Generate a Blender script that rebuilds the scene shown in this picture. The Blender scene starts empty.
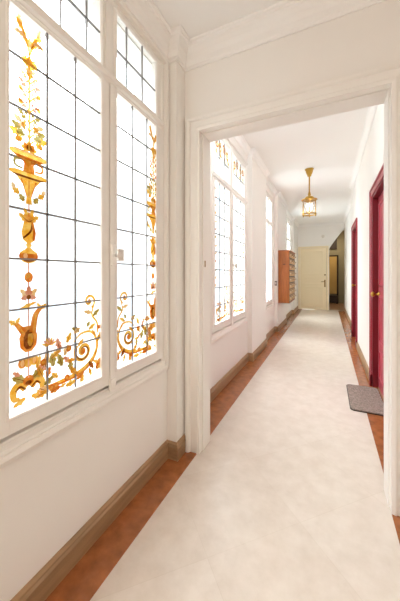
import bpy, bmesh, math, random
from mathutils import Vector, Matrix
random.seed(7)
S = bpy.context.scene
COL = S.collection

# ------------------------------------------------------------------ camera
FPX, VPX, HORIZON, EYE = 273.0, 328.0, 274.0, 1.25
cam_data = bpy.data.cameras.new('camera')
cam = bpy.data.objects.new('camera', cam_data); COL.objects.link(cam)
cam_data.sensor_fit = 'HORIZONTAL'; cam_data.sensor_width = 36.0
cam_data.lens = FPX / 400 * 36.0
cam_data.shift_y = -(300.5 - HORIZON) / 400
cam_data.clip_start = 0.02
cam.location = (0, 0, EYE)
cam.rotation_euler = (math.pi / 2, 0, math.atan((VPX - 200) / FPX))
S.camera = cam

# ------------------------------------------------------------------ world, lights, exposure
W = bpy.data.worlds.new('overcast_sky'); S.world = W; W.use_nodes = True
nt = W.node_tree; nt.nodes.clear()
def N(tree, kind, **kw):
    n = tree.nodes.new(kind)
    for k, v in kw.items(): setattr(n, k, v)
    return n
BACK_Y = -2.6
SKY_HIGH, SKY_LOW = 12.0, 1.5
tc = N(nt, 'ShaderNodeTexCoord'); sp = N(nt, 'ShaderNodeSeparateXYZ')
mr = N(nt, 'ShaderNodeMapRange', interpolation_type='SMOOTHSTEP')
mr.inputs['From Min'].default_value = 0.18; mr.inputs['From Max'].default_value = 0.75
mr.inputs['To Min'].default_value = SKY_LOW; mr.inputs['To Max'].default_value = SKY_HIGH
ns = N(nt, 'ShaderNodeTexNoise'); ns.inputs['Scale'].default_value = 5.0; ns.inputs['Detail'].default_value = 3
rp = N(nt, 'ShaderNodeValToRGB')
rp.color_ramp.elements[0].position = 0.38; rp.color_ramp.elements[0].color = (0.74, 0.86, 0.95, 1)
rp.color_ramp.elements[1].position = 0.56; rp.color_ramp.elements[1].color = (0.94, 0.98, 1.0, 1)
bg = N(nt, 'ShaderNodeBackground'); wo = N(nt, 'ShaderNodeOutputWorld')
nt.links.new(tc.outputs['Generated'], sp.inputs[0]); nt.links.new(sp.outputs['Z'], mr.inputs['Value'])
nt.links.new(tc.outputs['Generated'], ns.inputs['Vector']); nt.links.new(ns.outputs['Fac'], rp.inputs['Fac'])
nt.links.new(rp.outputs['Color'], bg.inputs['Color']); nt.links.new(mr.outputs['Result'], bg.inputs['Strength'])
nt.links.new(bg.outputs[0], wo.inputs[0])

def area(name, loc, rot, sx, sy, power, col):
    l = bpy.data.lights.new(name, 'AREA'); l.shape = 'RECTANGLE'; l.size = sx; l.size_y = sy
    l.energy = power; l.color = col
    o = bpy.data.objects.new(name, l); COL.objects.link(o); o.location = loc; o.rotation_euler = rot
    return o
# unseen fill lights added behind the viewpoint, at the rear wall and overhead
area('rear_wall_fill', (-0.1, BACK_Y + 0.05, 1.55), (math.radians(90), 0, 0), 1.3, 1.9, 3.5, (1.0, 0.87, 0.75))
area('lobby_fill', (0.0, -1.2, 2.78), (math.radians(20), 0, 0), 1.2, 1.2, 17, (1.0, 0.87, 0.76))
area('corridor_fill', (-0.27, 2.15, 2.9), (math.radians(68), 0, 0), 0.8, 0.4, 9, (0.90, 0.97, 1.0))  # unseen fill added behind the header to brighten the corridor
# daylight falling in through the two narrow far windows
for wy in (5.32, 8.28): area('window_daylight', (-1.32, wy, 1.70), (0, math.radians(-90), 0), 2.1, 0.80, 27, (0.86, 0.95, 1.0))
area('hall_fill', (0.15, 12.0, 3.05), (0, 0, 0), 0.4, 0.4, 18, (1.0, 0.86, 0.66))  # added fill, out of view, lifts the dark behind the arch

S.view_settings.view_transform = 'Standard'
S.view_settings.look = 'None'
S.view_settings.gamma = 1.0
S.view_settings.use_curve_mapping = False
S.view_settings.exposure = 0.5
S.cycles.max_bounces = 14
S.cycles.diffuse_bounces = 8
S.cycles.transparent_max_bounces = 16
S.cycles.sample_clamp_indirect = 6.0

# ------------------------------------------------------------------ materials
def lin(r, g, b):
    f = lambda c: (c / 255 / 12.92) if c / 255 <= 0.04045 else ((c / 255 + 0.055) / 1.055) ** 2.4
    return (f(r), f(g), f(b), 1)
def mat(name, rgb, rough=0.5, metal=0.0, noise=0.0, nscale=8.0, bump=0.0, stretch=None, spec=0.5):
    m = bpy.data.materials.new(name); m.use_nodes = True
    t = m.node_tree; p = t.nodes['Principled BSDF']
    c = lin(*rgb)
    p.inputs['Base Color'].default_value = c; p.inputs['Roughness'].default_value = rough
    p.inputs['Metallic'].default_value = metal; p.inputs['Specular IOR Level'].default_value = spec
    if noise or bump:
        g = N(t, 'ShaderNodeNewGeometry'); nz = N(t, 'ShaderNodeTexNoise')
        nz.inputs['Scale'].default_value = nscale; nz.inputs['Detail'].default_value = 5
        if stretch:
            mp = N(t, 'ShaderNodeMapping'); mp.inputs['Scale'].default_value = stretch
            t.links.new(g.outputs['Position'], mp.inputs['Vector']); t.links.new(mp.outputs[0], nz.inputs['Vector'])
        else: t.links.new(g.outputs['Position'], nz.inputs['Vector'])
        if noise:
            r = N(t, 'ShaderNodeValToRGB')
            r.color_ramp.elements[0].position = 0.3; r.color_ramp.elements[1].position = 0.7
            r.color_ramp.elements[0].color = tuple(x * (1 - noise) for x in c[:3]) + (1,)
            r.color_ramp.elements[1].color = tuple(min(1, x * (1 + noise)) for x in c[:3]) + (1,)
            t.links.new(nz.outputs['Fac'], r.inputs['Fac']); t.links.new(r.outputs['Color'], p.inputs['Base Color'])
        if bump:
            b = N(t, 'ShaderNodeBump'); b.inputs['Strength'].default_value = bump; b.inputs['Distance'].default_value = 0.01
            t.links.new(nz.outputs['Fac'], b.inputs['Height']); t.links.new(b.outputs[0], p.inputs['Normal'])
    return m
M = {}
M['plaster'] = mat('cream_wall_paint', (239, 236, 231), 0.6, noise=0.012, nscale=2.5)
M['ceiling'] = mat('ceiling_paint', (243, 241, 238), 0.7)
M['paint'] = mat('cream_gloss_paint', (239, 236, 230), 0.4)
M['skirt'] = mat('tan_stone_skirting', (160, 128, 94), 0.4, noise=0.18, nscale=14, stretch=(1, 0.3, 3))
M['terra'] = mat('terracotta_marble_border', (156, 94, 52), 0.22, noise=0.28, nscale=16)
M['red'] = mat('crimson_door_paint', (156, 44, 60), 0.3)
M['redleaf'] = mat('crimson_leaf_baked_sheen', (184, 72, 88), 0.28)  # same door red lightened, the leaf's reflected light put into the colour
M['reddark'] = mat('crimson_baked_shade', (118, 26, 36), 0.35)  # same door red darkened, shade of the reveal put into the colour
M['doorcream'] = mat('pale_yellow_door_paint', (240, 224, 190), 0.4)
M['brass'] = mat('polished_brass', (186, 148, 70), 0.28, metal=1.0)
M['oldbrass'] = mat('worn_brass', (150, 118, 66), 0.4, metal=1.0)
M['wood'] = mat('orange_brown_wood', (168, 96, 40), 0.4, noise=0.22, nscale=6, stretch=(6, 6, 0.7))
M['woodlight'] = mat('pale_oak_flap', (206, 164, 104), 0.45, noise=0.15, nscale=9, stretch=(6, 1, 6))
M['card'] = mat('paper_name_card', (236, 226, 204), 0.8)
M['darkwood'] = mat('dark_brown_wood', (58, 42, 30), 0.5, noise=0.2, nscale=8)
M['lead'] = mat('grey_lead_came', (132, 128, 126), 0.5, metal=0.2)
M['plastic'] = mat('white_plastic', (226, 220, 212), 0.4)
M['grey'] = mat('grey_plastic', (120, 116, 112), 0.5)
M['steel'] = mat('nickel_metal', (150, 146, 140), 0.3, metal=1.0)
M['mat'] = mat('grey_brown_fibre', (146, 133, 123), 0.95, noise=0.5, nscale=90, bump=0.6)
M['matedge'] = mat('dark_rubber', (66, 54, 48), 0.8)
M['olive'] = mat('olive_wall_paint', (150, 140, 112), 0.7)
M['ochre'] = mat('ochre_door_paint', (196, 160, 92), 0.45)
M['brownfloor'] = mat('brown_tile_floor', (150, 112, 82), 0.4, noise=0.2, nscale=6)
M['candle'] = mat('ivory_candle_sleeve', (240, 228, 196), 0.5)

def floor_mat():
    m = bpy.data.materials.new('cream_marble_tile'); m.use_nodes = True
    t = m.node_tree; p = t.nodes['Principled BSDF']
    g = N(t, 'ShaderNodeNewGeometry'); mp = N(t, 'ShaderNodeMapping')
    mp.inputs['Rotation'].default_value = (0, 0, math.radians(45)); mp.inputs['Location'].default_value = (0.12, 0.06, 0)
    br = N(t, 'ShaderNodeTexBrick', offset=0.0, squash=1.0)
    br.inputs['Scale'].default_value = 1.0
    br.inputs['Brick Width'].default_value = 0.5; br.inputs['Row Height'].default_value = 0.5
    br.inputs['Mortar Size'].default_value = 0.002; br.inputs['Mortar Smooth'].default_value = 0.3
    br.inputs['Color1'].default_value = lin(224, 214, 203); br.inputs['Color2'].default_value = lin(221, 210, 198)
    br.inputs['Mortar'].default_value = lin(217, 206, 193)
    nz = N(t, 'ShaderNodeTexNoise'); nz.inputs['Scale'].default_value = 9; nz.inputs['Detail'].default_value = 7
    nz.inputs['Roughness'].default_value = 0.65
    r = N(t, 'ShaderNodeValToRGB'); r.color_ramp.elements[0].position = 0.35; r.color_ramp.elements[1].position = 0.65
    r.color_ramp.elements[0].color = (0.90, 0.88, 0.86, 1); r.color_ramp.elements[1].color = (1, 1, 1, 1)
    mx = N(t, 'ShaderNodeMix', data_type='RGBA', blend_type='MULTIPLY'); mx.inputs[0].default_value = 1.0
    t.links.new(g.outputs['Position'], mp.inputs[0]); t.links.new(mp.outputs[0], br.inputs['Vector'])
    t.links.new(g.outputs['Position'], nz.inputs['Vector']); t.links.new(nz.outputs['Fac'], r.inputs['Fac'])
    t.links.new(br.outputs['Color'], mx.inputs[6]); t.links.new(r.outputs['Color'], mx.inputs[7])
    t.links.new(mx.outputs[2], p.inputs['Base Color'])
    p.inputs['Roughness'].default_value = 0.27; p.inputs['Specular IOR Level'].default_value = 0.5
    return m
M['floor'] = floor_mat()

def glass_mat(name, tint, gloss=0.05, rough=0.08):
    m = bpy.data.materials.new(name); m.use_nodes = True
    t = m.node_tree; t.nodes.clear()
    o = N(t, 'ShaderNodeOutputMaterial'); tr = N(t, 'ShaderNodeBsdfTransparent'); gl = N(t, 'ShaderNodeBsdfGlossy')
    tr.inputs[0].default_value = tint; gl.inputs['Roughness'].default_value = rough
    mx = N(t, 'ShaderNodeMixShader'); mx.inputs[0].default_value = gloss
    t.links.new(tr.outputs[0], mx.inputs[1]); t.links.new(gl.outputs[0], mx.inputs[2]); t.links.new(mx.outputs[0], o.inputs[0])
    return m
M['glass'] = glass_mat('cathedral_glass', (0.97, 0.98, 0.98, 1))
M['clear'] = glass_mat('lantern_glass', (0.95, 0.94, 0.92, 1), 0.08, 0.02)
def paint_glass(name, tint, mixf=0.74):
    m = bpy.data.materials.new(name); m.use_nodes = True
    t = m.node_tree; t.nodes.clear()
    o = N(t, 'ShaderNodeOutputMaterial'); tr = N(t, 'ShaderNodeBsdfTransparent'); tl = N(t, 'ShaderNodeBsdfDiffuse')
    g = N(t, 'ShaderNodeNewGeometry'); nz = N(t, 'ShaderNodeTexNoise'); nz.inputs['Scale'].default_value = 45
    r = N(t, 'ShaderNodeValToRGB'); r.color_ramp.elements[0].position = 0.35; r.color_ramp.elements[1].position = 0.65
    c = lin(*tint)
    r.color_ramp.elements[0].color = tuple(x ** 1.35 for x in c[:3]) + (1,); r.color_ramp.elements[1].color = tuple(x ** 0.8 for x in c[:3]) + (1,)
    t.links.new(g.outputs['Position'], nz.inputs['Vector']); t.links.new(nz.outputs['Fac'], r.inputs['Fac'])
    t.links.new(r.outputs['Color'], tr.inputs[0]); t.links.new(r.outputs['Color'], tl.inputs[0])
    mx = N(t, 'ShaderNodeMixShader'); mx.inputs[0].default_value = mixf
    t.links.new(tr.outputs[0], mx.inputs[1]); t.links.new(tl.outputs[0], mx.inputs[2]); t.links.new(mx.outputs[0], o.inputs[0])
    return m
PAINTS = [paint_glass('amber_glass_paint', (240, 190, 82)), paint_glass('orange_glass_paint', (222, 142, 56)),
          paint_glass('brown_glass_paint', (150, 88, 38)), paint_glass('pale_glass_paint', (244, 214, 158), 0.88),
          paint_glass('olive_glass_paint', (186, 170, 92), 0.86), paint_glass('rose_glass_paint', (230, 172, 142), 0.88)]
AMBER, ORANGE, BROWN, PALE, OLIVE, ROSE = range(6)
def emit_mat(name, col, s):
    m = bpy.data.materials.new(name); m.use_nodes = True
    p = m.node_tree.nodes['Principled BSDF']
    p.inputs['Emission Color'].default_value = col; p.inputs['Emission Strength'].default_value = s
    return m
M['bulb'] = emit_mat('glowing_bulb', (1.0, 0.88, 0.68, 1), 4.0)

# ------------------------------------------------------------------ mesh helpers
class MB:
    def __init__(s): s.v = []; s.f = []; s.mi = []; s.cur = 0; s.sm = []; s.smooth = False
    def add(s, vs, fs):
        b = len(s.v); s.v += [Vector(v) for v in vs]
        for f in fs: s.f.append([b + i for i in f]); s.mi.append(s.cur); s.sm.append(s.smooth)
    def box(s, x0, x1, y0, y1, z0, z1):
        v = [(x, y, z) for x in (x0, x1) for y in (y0, y1) for z in (z0, z1)]
        s.add(v, [(0,1,3,2), (4,6,7,5), (0,4,5,1), (2,3,7,6), (0,2,6,4), (1,5,7,3)])
        return s
    def lathe(s, prof, c, n=24, axis='Z'):
        vs = []; fs = []; k = len(prof)
        for i in range(n):
            a = 2 * math.pi * i / n
            for r, h in prof:
                if axis == 'Z': p = (r * math.cos(a), r * math.sin(a), h)
                elif axis == 'X': p = (h, r * math.cos(a), r * math.sin(a))
                else: p = (r * math.sin(a), h, r * math.cos(a))
                vs.append(tuple(p[j] + c[j] for j in range(3)))
        for i in range(n):
            for j in range(k - 1):
                a, b = i * k + j, ((i + 1) % n) * k + j
                fs.append((a, b, b + 1, a + 1))
        sm = s.smooth; s.smooth = True; s.add(vs, fs); s.smooth = sm
        return s
    def tube(s, pts, r, n=8):
        pts = [Vector(p) for p in pts]; vs = []; fs = []
        for i, p in enumerate(pts):
            d = (pts[min(i + 1, len(pts) - 1)] - pts[max(i - 1, 0)]).normalized()
            up = Vector((0, 0, 1)) if abs(d.z) < 0.9 else Vector((1, 0, 0))
            a = d.cross(up).normalized(); b = d.cross(a)
            rr = r[i] if isinstance(r, (list, tuple)) else r
            for k in range(n):
                t = 2 * math.pi * k / n; vs.append(p + a * rr * math.cos(t) + b * rr * math.sin(t))
        for i in range(len(pts) - 1):
            for k in range(n):
                fs.append((i*n+k, i*n+(k+1) % n, (i+1)*n+(k+1) % n, (i+1)*n+k))
        fs.append(tuple(range(n))[::-1]); fs.append(tuple((len(pts)-1)*n+k for k in range(n)))
        sm = s.smooth; s.smooth = True; s.add(vs, fs); s.smooth = sm
        return s
    def sweep(s, prof, path, nrm, closed=False):
        """prof: (a, b) points, a = to the left of travel in the plane, b = along nrm; mitred corners"""
        P = [Vector(p) for p in path]; nrm = Vector(nrm).normalized(); m = len(P); k = len(prof); vs = []; fs = []
        def left(i, j): return nrm.cross((P[j] - P[i]).normalized())
        for i in range(m):
            if closed: n1, n2 = left((i-1) % m, i), left(i, (i+1) % m)
            else:
                n1 = left(max(i-1, 0), max(i, 1)); n2 = left(min(i, m-2), min(i+1, m-1))
            mit = (n1 + n2) / (1 + n1.dot(n2))
            for a, b in prof: vs.append(P[i] + mit * a + nrm * b)
        for i in range(m if closed else m - 1):
            q = (i + 1) % m
            for j in range(k):
                j2 = (j + 1) % k
                fs.append((i*k+j, q*k+j, q*k+j2, i*k+j2))
        if not closed: fs.append(tuple(range(k))); fs.append(tuple((m-1)*k+j for j in range(k))[::-1])
        s.add(vs, fs)
        return s
    def prism(s, poly, axis, lo, hi):
        """poly in the two other axes, extruded along axis"""
        n = len(poly)
        def pt(p, h):
            return {'X': (h, p[0], p[1]), 'Y': (p[0], h, p[1]), 'Z': (p[0], p[1], h)}[axis]
        vs = [pt(p, lo) for p in poly] + [pt(p, hi) for p in poly]
        fs = [tuple(range(n))[::-1], tuple(range(n, 2*n))] + [(i, (i+1) % n, n+(i+1) % n, n+i) for i in range(n)]
        s.add(vs, fs); return s
    def build(s, name, material, parent=None, bevel=0.0, root=None):
        me = bpy.data.meshes.new(name)
        org = Vector((0, 0, 0))
        if root is not None: org = root.location.copy()
        me.from_pydata([v - org for v in s.v], [], s.f)
        mats = material if isinstance(material, list) else [material]
        for m in mats: me.materials.append(m)
        for p, i, q in zip(me.polygons, s.mi, s.sm): p.material_index = i if len(mats) > 1 else 0; p.use_smooth = q
        bm = bmesh.new(); bm.from_mesh(me)
        if len(mats) == 1: bmesh.ops.recalc_face_normals(bm, faces=bm.faces)
        bm.to_mesh(me); bm.free()
        o = bpy.data.objects.new(name, me); COL.objects.link(o)
        if parent is not None: o.parent = parent
        if bevel:
            b = o.modifiers.new('bevel', 'BEVEL'); b.width = bevel; b.segments = 2; b.limit_method = 'ANGLE'; b.angle_limit = math.radians(40)
        return o
def tag(o, label, cat, group=None, kind=None):
    o['label'] = label; o['category'] = cat
    if group: o['group'] = group
    if kind: o['kind'] = kind
    return o
def empty(name, loc, label, cat, group=None, kind=None):
    o = bpy.data.objects.new(name, None); COL.objects.link(o); o.location = loc; o.empty_display_size = 0.1
    return tag(o, label, cat, group, kind)

# ------------------------------------------------------------------ dimensions
LN = -1.0        # near left wall face
LR = -1.05       # corridor recess face
LP = -0.985      # corridor pier face
RW = 0.45        # corridor right wall
RN = 0.80        # lobby right wall
CY0, CY1 = 1.72, 1.88   # partition with the wide opening
OX0, OX1, OZ = -0.812, 0.304, 2.25
EY = 10.4        # end wall
CZN, CZC = 2.835, 3.02
BACK = -2.6
TH = 0.25
YS, RE = 6.34, RW + 0.06   # the wall steps back a little past the second door

# ------------------------------------------------------------------ shell
tag(MB().box(-1.4, 0.9, BACK - 0.2, EY + 0.16, -0.12, 0.0).build('floor', M['floor']), 'pale cream marble floor laid in diagonal tiles down the corridor', 'floor', kind='structure')
def strip(name, x0, x1, y0, y1, label):
    tag(MB().box(x0, x1, y0, y1, 0.0, 0.002).build(name, M['terra']), label, 'floor border', kind='structure')
strip('trim_1', LN, -0.825, BACK, CY0, 'terracotta floor border below the large leaded window')
strip('trim_2', LR, -0.825, CY1, EY, 'long terracotta floor border along the left wall of the corridor')
strip('trim_3', 0.315, RE, CY1, EY, 'terracotta floor border running under the doormat and red doors')
strip('trim_4', 0.30, RN, BACK, CY0, 'terracotta floor border right of the wide opening, at the picture edge')

W1 = (0.46, 1.565, 0.635, 2.665)      # y0,y1,z0,z1 of window openings
W2 = (2.46, 3.78, 0.60, 2.80)
W3 = (4.90, 5.74, 0.60, 2.80)
W4 = (7.85, 8.72, 0.60, 2.80)
def wall_with_holes(m, x0, x1, y0, y1, z1, holes):
    ys = y0
    for a, b, c, d in holes:
        m.box(x0, x1, ys, a, 0, z1); m.box(x0, x1, a, b, 0, c); m.box(x0, x1, a, b, d, z1); ys = b
    m.box(x0, x1, ys, y1, 0, z1)
m = MB()
wall_with_holes(m, LN - TH, LN, BACK, CY0, CZN + 0.1, [W1])
tag(m.build('wall_lobby', M['plaster']), 'cream lobby wall under and around the large leaded window', 'wall', kind='structure')
tag(MB().box(LN, -0.925, 1.60, CY0, 0, CZN).build('trim_8', M['plaster']), 'narrow cream corner pier between large window and wide opening', 'pier', kind='structure')
for i, (a, b, t) in enumerate(((3.86, 4.84, 'wide cream pier after the garland window'), (6.05, 7.35, 'cream pier carrying the wooden mailboxes'), (9.05, EY, 'last cream pier next to the yellow door'))):
    tag(MB().box(LR, LP, a, b, 0, CZC).build('trim_%d' % (9 + i), M['plaster']), t, 'pier', kind='structure')
m = MB()
wall_with_holes(m, LR - TH, LR, CY0, EY + 0.15, CZC + 0.1, [W2, W3, W4])
tag(m.build('wall_left', M['plaster']), 'cream left wall of the corridor holding the windows between piers', 'wall', kind='structure')

m = MB()
m.box(LN, OX0, CY0, CY1, 0, CZN + 0.1); m.box(OX1, RN, CY0, CY1, 0, CZN + 0.1); m.box(OX0, OX1, CY0, CY1, OZ, CZN + 0.1)
tag(m.build('wall_partition', M['plaster']), 'cream cross wall with a wide cased opening into the corridor', 'wall', kind='structure')

D1 = (2.66, 3.56); D2 = (5.36, 6.22); DZ = 2.11
m = MB()
ys = CY1
for a, b in (D1, D2):
    m.box(RW, RW + 0.22, ys, a, 0, CZC + 0.1); m.box(RW, RW + 0.22, a, b, DZ, CZC + 0.1); ys = b
m.box(RW, RW + 0.22, ys, YS, 0, CZC + 0.1); m.box(RE, RW + 0.22, YS, EY + 0.15, 0, CZC + 0.1)
m.box(RN, RN + 0.1, BACK, CY0, 0, CZN + 0.1)
tag(m.build('wall_right', M['plaster']), 'cream right wall holding two crimson doors', 'wall', kind='structure')

# end wall with a quarter-arch opening against the right wall
AX0, AX1, AZ0, AZ1 = 0.035, RE, 2.12, 2.80
m = MB()
m.box(LR - TH, -0.905, EY, EY + 0.15, 0, CZC + 0.1); m.box(-0.905, -0.045, EY, EY + 0.15, 2.16, CZC + 0.1)
m.box(-0.045, AX0, EY, EY + 0.15, 0, CZC + 0.1)
arc = [(AX0 + (AX1 - AX0) * (t / 14), AZ0 + (AZ1 - AZ0) * (t / 14) ** 0.88) for t in range(15)]
m.prism([(AX0, CZC + 0.1)] + arc + [(AX1, CZC + 0.1)], 'Y', EY, EY + 0.15)
tag(m.build('wall_end', M['plaster']), 'cream end wall with a pale yellow door and an arched passage', 'wall', kind='structure')
tag(MB().box(LN - TH, RN + 0.1, BACK - 0.12, BACK, 0, CZN + 0.1).build('wall_rear', M['plaster']), 'cream lobby wall behind the viewpoint', 'wall', kind='structure')

m = MB(); m.box(LN - TH, RN + 0.1, BACK - 0.12, CY0, CZN, CZN + 0.1); m.box(LR - TH, RW + 0.2, CY0, EY + 0.15, CZC, CZC + 0.1)
tag(m.build('ceiling', M['ceiling']), 'plain off-white ceiling over lobby and corridor', 'ceiling', kind='structure')

# cornices  (profile: a = away from wall, b = height under the ceiling)
def cornice(name, path, z, prof, label):
    tag(MB().sweep(prof, [(x, y, z) for x, y in path], (0, 0, 1)).build(name, M['ceiling']), label, 'cornice', kind='structure')
PN = [(0, -0.145), (0.008, -0.145), (0.010, -0.133), (0.018, -0.126), (0.022, -0.09), (0.034, -0.062), (0.056, -0.036), (0.068, -0.03), (0.070, -0.014), (0.082, -0.009), (0.084, 0), (0, 0)]
PC = [(0, -0.085), (0.008, -0.085), (0.008, -0.075), (0.014, -0.07), (0.024, -0.04), (0.045, -0.016), (0.06, -0.010), (0.06, 0), (0, 0)]
# travel so that "left of travel" points into the room
cornice('trim_5', [(RN, BACK), (RN, CY0), (-0.925, CY0), (-0.925, 1.60), (LN, 1.60), (LN, BACK)], CZN, PN, 'stepped cornice around the lobby ceiling above the large window')
cornice('trim_6', [(RW, CY1), (RW, YS), (RE, YS), (RE, EY), (LP, EY), (LP, 9.05), (LR, 9.05), (LR, 7.35), (LP, 7.35), (LP, 6.05), (LR, 6.05), (LR, 4.84), (LP, 4.84), (LP, 3.86), (LR, 3.86), (LR, CY1)], CZC, PC, 'slim coved cornice around the corridor ceiling')

# baseboards
PB = [(0, 0), (0.02, 0), (0.02, 0.085), (0.014, 0.095), (0.014, 0.104), (0.006, 0.115), (0, 0.115)]
def base(name, paths, label):
    m = MB()
    for p in paths: m.sweep(PB, [(x, y, 0) for x, y in p], (0, 0, 1))
    return tag(m.build(name, M['skirt']), label, 'baseboard', kind='structure')
base('baseboard_left', [[(-0.925, CY0), (-0.925, 1.60), (LN, 1.60), (LN, BACK)],
                        [(LP, EY), (LP, 9.05), (LR, 9.05), (LR, 7.35), (LP, 7.35), (LP, 6.05), (LR, 6.05), (LR, 4.84), (LP, 4.84), (LP, 3.86), (LR, 3.86), (LR, CY1)]],
     'tan stone baseboard stepping along the left wall')
base('baseboard_right', [[(RW, D1[1] + 0.09), (RW, D2[0] - 0.09)], [(RE, YS), (RE, EY)], [(RW, CY1), (RW, D1[0] - 0.09)]],
     'tan stone baseboard between the crimson doors')

# casing of the wide opening
PO = [(0, 0), (0, 0.012), (0.010, 0.016), (0.016, 0.016), (0.022, 0.010), (0.062, 0.012), (0.068, 0.024), (0.078, 0.030), (0.092, 0.030), (0.100, 0.018), (0.105, 0.018), (0.105, 0)]
op = empty('trim_7', ((OX0 + OX1) / 2, CY0, 0), 'moulded cream casing framing the wide opening between lobby and corridor', 'door casing', kind='structure')
m = MB(); m.sweep(PO, [(OX0, CY0, 0), (OX0, CY0, OZ), (OX1, CY0, OZ), (OX1, CY0, 0)], (0, -1, 0)); m.build('front_casing', M['paint'], op, root=op)
m = MB(); m.sweep(PO, [(OX1, CY1, 0), (OX1, CY1, OZ), (OX0, CY1, OZ), (OX0, CY1, 0)], (0, 1, 0)); m.build('rear_casing', M['paint'], op, root=op)
# lining with a rebate
m = MB()
m.sweep([(0, 0), (-0.004, 0), (-0.004, -0.05), (-0.011, -0.05), (-0.011, -0.18), (0, -0.19)], [(OX0, CY0 - 0.012, 0), (OX0, CY0 - 0.012, OZ), (OX1, CY0 - 0.012, OZ), (OX1, CY0 - 0.012, 0)], (0, -1, 0))
m.build('jamb_lining', M['paint'], op, root=op)
m = MB(); m.box(OX0 + 0.011, OX0 + 0.013, 1.785, 1.80, 1.30, 1.345); m.build('strike_plate', M['oldbrass'], op, root=op)

# ------------------------------------------------------------------ stained-glass drawing kit (in the window's own y-z plane)
class Art:
    def __init__(s, X, sx=1.0, y0=0.0, clip=None): s.m = MB(); s.X = X; s.sx = sx; s.y0 = y0; s.k = 0; s.clip = clip
    def _p(s, y, z):
        Y = s.y0 + s.sx * y
        if s.clip: Y = min(max(Y, s.clip[0]), s.clip[1]); z = min(max(z, s.clip[2]), s.clip[3])
        return (s.X + s.k * 0.00004, Y, z)
    def poly(s, pts, c):
        s.k += 1; s.m.cur = c
        cy = sum(p[0] for p in pts) / len(pts); cz = sum(p[1] for p in pts) / len(pts)
        n = len(pts)
        s.m.add([s._p(cy, cz)] + [s._p(*p) for p in pts], [(0, 1 + i, 1 + (i + 1) % n) for i in range(n)])
    def blob(s, y, z, a, b, c, rot=0.0, n=12):
        s.poly([(y + a * math.cos(t) * math.cos(rot) - b * math.sin(t) * math.sin(rot), z + a * math.cos(t) * math.sin(rot) + b * math.sin(t) * math.cos(rot)) for t in [2 * math.pi * i / n for i in range(n)]], c)
    def leaf(s, y, z, L, w, ang, c, vein=None):
        pts = []
        for i in range(13):
            t = i / 12; pts.append((t, math.sin(math.pi * t ** 0.8) * (1 + 0.25 * math.sin(t * 18))))
        pts = pts + [(t, -q) for t, q in reversed(pts[1:-1])]
        ca, sa = math.cos(ang), math.sin(ang)
        s.poly([(y + t * L * ca - q * w / 2 * sa, z + t * L * sa + q * w / 2 * ca) for t, q in pts], c)
        if vein is not None: s.stroke([(y, z), (y + L * 0.8 * ca, z + L * 0.8 * sa)], [w * 0.12, w * 0.04], vein)
    def stroke(s, pts, ws, c, sub=6):
        s.k += 1; s.m.cur = c
        P = [Vector(p) for p in pts]; n = len(P); out = []
        for i in range(n - 1):
            p0, p1, p2, p3 = P[max(i-1, 0)], P[i], P[i+1], P[min(i+2, n-1)]
            for j in range(sub):
                t = j / sub
                out.append((0.5 * ((2*p1) + (p2-p0)*t + (2*p0-5*p1+4*p2-p3)*t*t + (3*p1-p0-3*p2+p3)*t**3), (i + t) / (n - 1)))
        out.append((P[-1], 1.0))
        vs = []
        for i, (p, t) in enumerate(out):
            d = (out[min(i+1, len(out)-1)][0] - out[max(i-1, 0)][0]).normalized(); nn = Vector((-d.y, d.x))
            q = t * (len(ws) - 1); a = min(int(q), len(ws) - 2); w = ws[a] + (ws[a+1] - ws[a]) * (q - a)
            for e in (1, -1): u = p + nn * (w / 2 * e); vs.append(s._p(u.x, u.y))
        s.m.add(vs, [(2*i, 2*i+1, 2*i+3, 2*i+2) for i in range(len(out) - 1)])
    def sil(s, y, prof, c):
        """symmetric silhouette: (half width, z)"""
        for (a, z0), (b, z1) in zip(prof, prof[1:]):
            s.k += 1; s.m.cur = c
            s.m.add([s._p(y - a, z0), s._p(y + a, z0), s._p(y + b, z1), s._p(y - b, z1)], [(0, 1, 2, 3)])
    def spiral(s, y, z, R, turns, start, w, c, d=1):
        n = int(turns * 9); pts = []
        for i in range(n + 1):
            t = i / n; r = R * (1 - 0.86 * t); a = start + d * 2 * math.pi * turns * t
            pts.append((y + r * math.cos(a), z + r * math.sin(a)))
        s.stroke(pts, [w, w * 1.15, w * 0.5], c, 3)

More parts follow.
